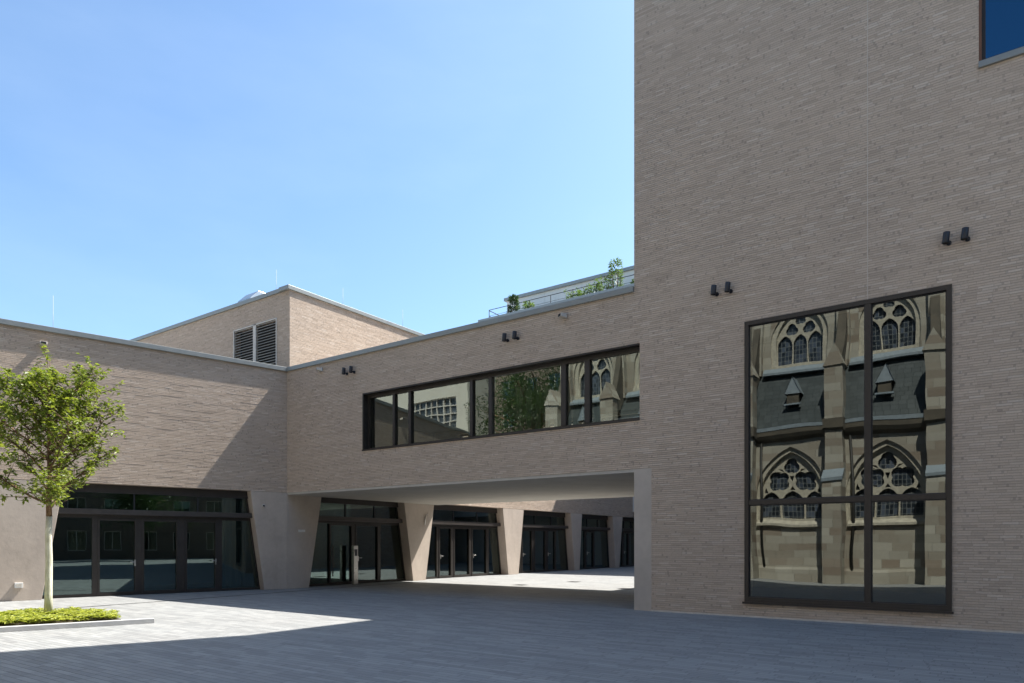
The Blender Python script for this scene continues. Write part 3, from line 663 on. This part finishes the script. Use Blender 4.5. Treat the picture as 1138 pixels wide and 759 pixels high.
# slot drain: a dark channel in the paving along the wing
m = MB(); pts = [(-19.0, -2), (-19.32, 8.0), (-19.45, 11.0), (-19.9, 16.4), (-20.3, 21.5)]
for k in range(len(pts) - 1):
    (a, b_), (c_, d_) = pts[k], pts[k + 1]; ww = .06; m.poly([(a - ww, b_, .004), (c_ - ww, d_, .004), (c_ + ww, d_, .004), (a + ww, b_, .004)])
tag(m.build('slot_drain', 'dark_slot', recalc=False), 'long thin dark slot drain running across the paving before the glass doors', 'drain')
def grate(x, y, lab):
    e = empty('drain_grate', (x, y, 0), 0, lab, 'drain grate', 'floor drain grates in the sunny court')
    f = MB(); f.wall(-.26, .26, -.26, .26, -.002, .008, holes=[(-.22, .22, -.22, .22)]); me = f.mesh('frame'); me.transform(Matrix.Rotation(R(-90), 4, 'X')); link_mesh('frame', me, 'iron', e)
    f = MB()
    for k in range(9): f.box(-.22, .22, -.2 + k * .05, -.175 + k * .05, .002, .007)
    f.build('bars', 'iron', e)
    f = MB(); f.poly([(-.24, -.24, .0018), (.24, -.24, .0018), (.24, .24, .0018), (-.24, .24, .0018)]); f.build('pit', 'dark_slot', e, recalc=False)
grate(-15.44, 22.5, 'square dark floor grate in the sunlit court, the nearer left one')
grate(-14.84, 25.7, 'square dark floor grate in the sunlit court, the farther one')
grate(-11.0, 22.8, 'square dark floor grate at shadow edge beside the pier')

# rooftop things
e = empty('smoke_hatch', (-25.5, 17.4, 10.45), 0, 'silver sloped hatch on the roof behind the louvred block edge', 'roof hatch')
MB().prismx([(-.5, 0), (.5, 0), (.5, 1.75), (-.1, 1.75), (-.5, 1.35)], -.5, .4).build('hood', 'steel', e, .02)
MB().box(-.6, .5, -.6, .6, 0, .12).build('kerb', 'zinc', e)
for (x, y, z0_, h, lab) in ((-22.95, 16.6, 10.4, 1.95, 'thin lightning rod beside the silver roof hatch'), (-21.4, 18.6, 10.4, 1.5, 'thin lightning rod behind the taller roof corner'), (-21.4, 22.0, 10.4, 1.6, 'thin lightning rod farther along the taller roof'), (-23.9, 9.2, 7.05, 2.3, 'thin lightning rod over the left end of the low wing')):
    e = empty('lightning_rod', (x, y, z0_), 0, lab, 'lightning rod', 'lightning rods on the roofs')
    MB().tube([(0, 0, 0), (0, 0, h)], [.008, .005], 6).build('rod', 'zinc', e); MB().box(-.1, .1, -.1, .1, 0, .08).build('foot', 'kerb', e)

# ------------------------------------------------------------------ planting bed
KP = Vector((-14.23, 7.35, 0)); KT = Vector((-.327, -.945, 0)); KN = Vector((-.945, .327, 0))
def kp(t, w_): v = KP + KT * t + KN * w_; return (v.x, v.y)
e = tag(MB().prismz([kp(0, 0), kp(14, 0), kp(14, .13), kp(0, .13)], 0, .10).build('kerb', 'kerb', None, .008), kind='structure')
outline = [kp(.75, .14), kp(.55, .5), kp(.62, 1.0), kp(.95, 1.9), kp(1.3, 2.45), kp(2.2, 2.6), kp(13, 2.6), kp(13, .14)]
tag(MB().prismz(outline, 0, .075).build('soil', 'soil'), kind='structure')
def leafquad(m, p, d, up, ln, wd, fold=.25):
    d = d.normalized(); s_ = d.cross(up)
    if s_.length < 1e-3: s_ = Vector((1, 0, 0))
    s_.normalize(); n_ = s_.cross(d)
    a = p; b_ = p + d * ln * .45 + s_ * wd / 2 + n_ * wd * fold; c = p + d * ln - n_ * ln * .12; e_ = p + d * ln * .45 - s_ * wd / 2 + n_ * wd * fold; mid = p + d * ln * .5
    i = len(m.v); m.v += [tuple(a), tuple(b_), tuple(c), tuple(e_)]
    m.f += [[i, i + 1, i + 2], [i, i + 2, i + 3]]; m.smooth += [False, False]
rnd = random.Random(3)
def inside(pt, poly):
    x, y = pt; r = False; j = len(poly) - 1
    for i in range(len(poly)):
        if (poly[i][1] > y) != (poly[j][1] > y) and x < (poly[j][0] - poly[i][0]) * (y - poly[i][1]) / (poly[j][1] - poly[i][1]) + poly[i][0]: r = not r
        j = i
    return r
m = MB(); cnt = 0
for k in range(5200):
    t = rnd.uniform(.5, 7.5); w_ = rnd.uniform(.2, 2.6); pt = kp(t, w_)
    if not inside(pt, outline): continue
    clump = noise.noise(Vector((pt[0] * 2.2, pt[1] * 2.2, 0)))
    if clump < -.18 and rnd.random() < .75: continue
    h = .075 + rnd.uniform(.04, .13) + .05 * clump
    c = Vector((pt[0], pt[1], h)); n_ = rnd.randint(5, 7); a0 = rnd.uniform(0, 6.28)
    for j in range(n_):
        a = a0 + 6.28 * j / n_ + rnd.uniform(-.2, .2); d = Vector((math.cos(a), math.sin(a), rnd.uniform(-.15, .55)))
        leafquad(m, c, d, Vector((0, 0, 1)), rnd.uniform(.07, .12), rnd.uniform(.03, .05))
    cnt += 1
tag(m.build('ground_cover', 'cover_leaf', recalc=False), 'low yellow green leafy ground cover around the tree trunk', 'ground cover', kind='stuff')

# ------------------------------------------------------------------ tree
tree = empty('young_tree', (-16.66, 6.32, .06), 0, 'slim young tree with whitewashed trunk and loose green crown in the planting bed', 'tree')
rt = random.Random(21)
tr = MB(); tr.tube([(0, 0, -.02), (.012, .0, .5), (.0, .015, 1.2), (.01, 0, 1.8), (.015, .01, 2.18)], [.088, .072, .066, .062, .058], 14).build('whitewashed_trunk', 'whitewash', tree)
br = MB(); lv = MB()
br.tube([(.015, .01, 2.17), (.02, .0, 2.6), (.0, .02, 3.3), (.03, .0, 3.9), (.01, .01, 4.7), (.03, .02, 5.5)], [.06, .052, .042, .03, .018, .005], 10)
UP = Vector((0, 0, 1))
def leaves_at(p, d, n):
    for _ in range(n):
        a = rt.uniform(0, 6.28); dd = Vector((math.cos(a), math.sin(a), rt.uniform(-.9, .5))) + d * .4
        q = p + Vector((rt.gauss(0, .035), rt.gauss(0, .035), rt.gauss(0, .035)))
        leafquad(lv, q, dd, Vector((rt.uniform(-.5, .5), rt.uniform(-.5, .5), 1)), rt.uniform(.075, .135), rt.uniform(.04, .065), rt.uniform(.05, .3))
def twig(p, d, ln, r, depth):
    pts = [p]; n = max(3, int(ln / .12)); q = p.copy(); dd = d.normalized()
    for k in range(n):
        dd = (dd + Vector((rt.gauss(0, .10), rt.gauss(0, .10), rt.gauss(.025, .07)))).normalized(); q = q + dd * ln / n; pts.append(q.copy())
        f = (k + 1) / n
        if depth == 0:
            if f > .30 and k % 2 == 0 or f > .9: 
                pass
        if depth < 2 and f > .22:
            for _ in range(2 if depth == 0 else 1):
                if rt.random() < (.85 if depth == 0 else .6):
                    a = rt.uniform(0, 6.28); side = Vector((math.cos(a), math.sin(a), rt.uniform(-.25, .6)))
                    twig(q, dd * .55 + side * .8, ln * rt.uniform(.22, .42) * (1.15 - f * .45), r * .45, depth + 1)
        if depth >= 1 or f > .5:
            if rt.random() < .55: leaves_at(q, dd, rt.randint(2, 4))
    rs = [max(.0022, r * (1 - .85 * k / n)) for k in range(len(pts))]
    br.tube(pts, rs, 5 if depth else 7, caps=False)
    if depth: leaves_at(q, dd, rt.randint(2, 5))
nb_ = 23
for k in range(nb_):
    f = k / (nb_ - 1); z = 2.2 + f ** .95 * 2.5; a = k * 2.399 + rt.uniform(-.3, .3)
    prof = 1.72 * (.82 + .55 * f - 1.15 * f * f) * rt.uniform(.85, 1.12)
    rise = .62 + .65 * f + rt.uniform(-.25, .25)
    if f < .12: rise = .38
    twig(Vector((.01, .01, z)), Vector((math.cos(a), math.sin(a), rise)), prof * math.sqrt(1 + .5 * rise * rise), .030 * (1 - .55 * f), 0)
twig(Vector((.01, .01, 4.95)), Vector((.05, .05, 1)), .75, .012, 1)
br.build('branches', 'bark', tree, recalc=False)
lv.build('crown', 'leaf', tree, recalc=False)

# ------------------------------------------------------------------ terrace planting
def shrub(x, y, z, h, r, mat, lab, seed, n=420, top=1.0, name='terrace_shrub', ls=.16):
    q = random.Random(seed); e = empty(name, (x, y, z), 0, lab, 'shrub', 'plants on the roof terrace behind the railing')
    st = MB()
    for k in range(5):
        a = q.uniform(0, 6.28); st.tube([(0, 0, 0), (math.cos(a) * r * .3, math.sin(a) * r * .3, h * .5), (math.cos(a) * r * .5, math.sin(a) * r * .5, h * q.uniform(.75, .95))], [.03, .02, .008], 5)
    st.build('stem', 'bark', e)
    m = MB()
    for k in range(n):
        f = q.random() ** .8; rr = r * (1 - top * f * .8) * math.sqrt(q.random()); a = q.uniform(0, 6.28)
        p = Vector((math.cos(a) * rr, math.sin(a) * rr, h * f))
        if noise.noise(p * 2.0 + Vector((seed, 0, 0))) < -.18: continue
        leafquad(m, p, Vector((math.cos(a), math.sin(a), q.uniform(-.3, 1.2))), UP, q.uniform(.7, 1.3) * ls, ls * .4)
    m.build('foliage', mat, e, recalc=False)
shrub(-32.1, 45.8, 19.3, 2.5, .65, 'dark_leaf', 'small dark conifer at the left end of the roof terrace', 1, 1400, .7, ls=.2)
shrub(-30.6, 45.8, 19.3, 1.7, .6, 'shrub_leaf', 'low light green bush right of the terrace conifer', 2, 700, .5, ls=.2)
for i, (x, h, r) in enumerate(((-26.6, 2.0, .75), (-25.5, 1.7, .8), (-24.7, 2.0, .8), (-23.9, 2.3, .8))):
    shrub(x, 45.9, 19.3, h - .15, r, 'shrub_leaf', ['light green terrace bush, leftmost of the hedge row', 'low bush second in the terrace hedge row', 'bush third in the terrace hedge row', 'bush in the terrace hedge row beside the tall shrub'][i], 5 + i, 600, .4, ls=.2)
shrub(-23.0, 46.0, 19.3, 3.3, .7, 'shrub_leaf', 'tall feathery shrub on the roof terrace near the tower', 11, 900, .6, ls=.22)
shrub(-21.4, 45.9, 19.3, 1.5, .4, 'shrub_leaf', 'small bush right of the tall terrace shrub, next to the tower edge', 12, 500, .5, ls=.2)

# ------------------------------------------------------------------ surroundings seen only as reflections
far = empty('brown_street_building', (34, 4, 0), R(-90), 'dull brown town building closing the street far to the right', 'building')
# local front faces -y, which is -X in the world after the turn
hs_ = [(-19 + 3.2 * i, -17.4 + 3.2 * i, .9 + 3.4 * j, 2.9 + 3.4 * j) for i in range(12) for j in range(5)]
MB().wall(-22, 22, 0, 18, 0, .4, holes=hs_).build('wall', 'dark_brick', far)
m = MB(); m.box(-22, 22, .7, 9, 0, 17.9); m.build('rear_block', 'interior', far)
MB().box(-22.2, 22.2, -.3, 9.2, 18, 18.3).build('roof', 'slate', far)
for h in hs_:
    f = MB().wall(h[0], h[1], h[2], h[3], .18, .26, holes=[(h[0] + .07, (h[0] + h[1]) / 2 - .03, h[2] + .07, h[3] - .07), ((h[0] + h[1]) / 2 + .03, h[1] - .07, h[2] + .07, h[3] - .07)]).build('window', 'louvre_frame', far)
    p = MB(); p.poly([(h[0], .22, h[2]), (h[1], .22, h[2]), (h[1], .22, h[3]), (h[0], .22, h[3])]); p.build('pane', 'glass_door', f)
def big_tree(x, y, h, r, seed, lab):
    q = random.Random(seed); e = empty('street_tree', (x, y, 0), 0, lab, 'tree', 'big trees behind the church end')
    t = MB(); t.tube([(0, 0, 0), (.1, 0, h * .3), (0, .1, h * .6), (.1, 0, h * .85)], [.35, .28, .16, .05], 10)
    for k in range(12):
        a = k * 2.4; z = h * (.3 + .045 * k); t.tube([(0, 0, z), (math.cos(a) * r * .4, math.sin(a) * r * .4, z + h * .1), (math.cos(a) * r * .8, math.sin(a) * r * .8, z + h * .16)], [.1, .06, .02], 5)
    t.build('trunk', 'bark', e)
    m = MB(); cl = [Vector((q.gauss(0, r * .42), q.gauss(0, r * .42), h * q.uniform(.38, .98))) for _ in range(120)]
    for c in cl:
        R_ = q.uniform(.7, 1.3)
        for _ in range(90):
            d = Vector((q.gauss(0, 1), q.gauss(0, 1), q.gauss(0, .8))).normalized(); p = c + d * R_ * q.random() ** .4
            leafquad(m, p, d + Vector((0, 0, q.uniform(-.6, .6))), UP, q.uniform(.16, .28), q.uniform(.09, .15))
    m.build('crown', 'dark_leaf', e, recalc=False)
big_tree(-27, -9, 13, 4.5, 31, 'large dark tree behind the street, nearer the pale hall')
big_tree(-21.5, -15, 15, 4.5, 32, 'large dark tree behind the street, nearer the church end')
big_tree(26, 9, 10, 3.4, 33, 'street tree in front of the brown building far right')

big_tree(-31.5, -17, 17, 5.0, 34, 'tallest dark tree, set back between pale hall and church')
big_tree(-25, -21, 16, 5.0, 35, 'dark tree set back farthest behind the church end')

hall = empty('added_dark_building', (-27, -32, 0), R(180), 'added unseen dark brick building behind the trees, darkens the strip window reflection', 'building')  # added out of view so the strip window mirrors something dark instead of sky
hs2 = [(-11 + 3.2 * i, -9.5 + 3.2 * i, 1.2 + 3.4 * j, 3.2 + 3.4 * j) for i in range(13) for j in range(7)]
MB().wall(-14, 34, 0, 26, 0, .4, holes=hs2).build('wall', 'dark_brick', hall)
MB().box(-14, 34, .8, 9, 0, 25.9).build('rear_block', 'interior', hall)
MB().box(-14.2, 34.2, -.3, 9.2, 26, 26.3).build('roof', 'slate', hall)
for h in hs2:
    f = MB().wall(h[0], h[1], h[2], h[3], .18, .26, holes=[(h[0] + .07, (h[0] + h[1]) / 2 - .03, h[2] + .07, h[3] - .07), ((h[0] + h[1]) / 2 + .03, h[1] - .07, h[2] + .07, h[3] - .07)]).build('window', 'louvre_frame', hall)
    p = MB(); p.poly([(h[0], .22, h[2]), (h[1], .22, h[2]), (h[1], .22, h[3]), (h[0], .22, h[3])]); p.build('pane', 'glass_door', f)
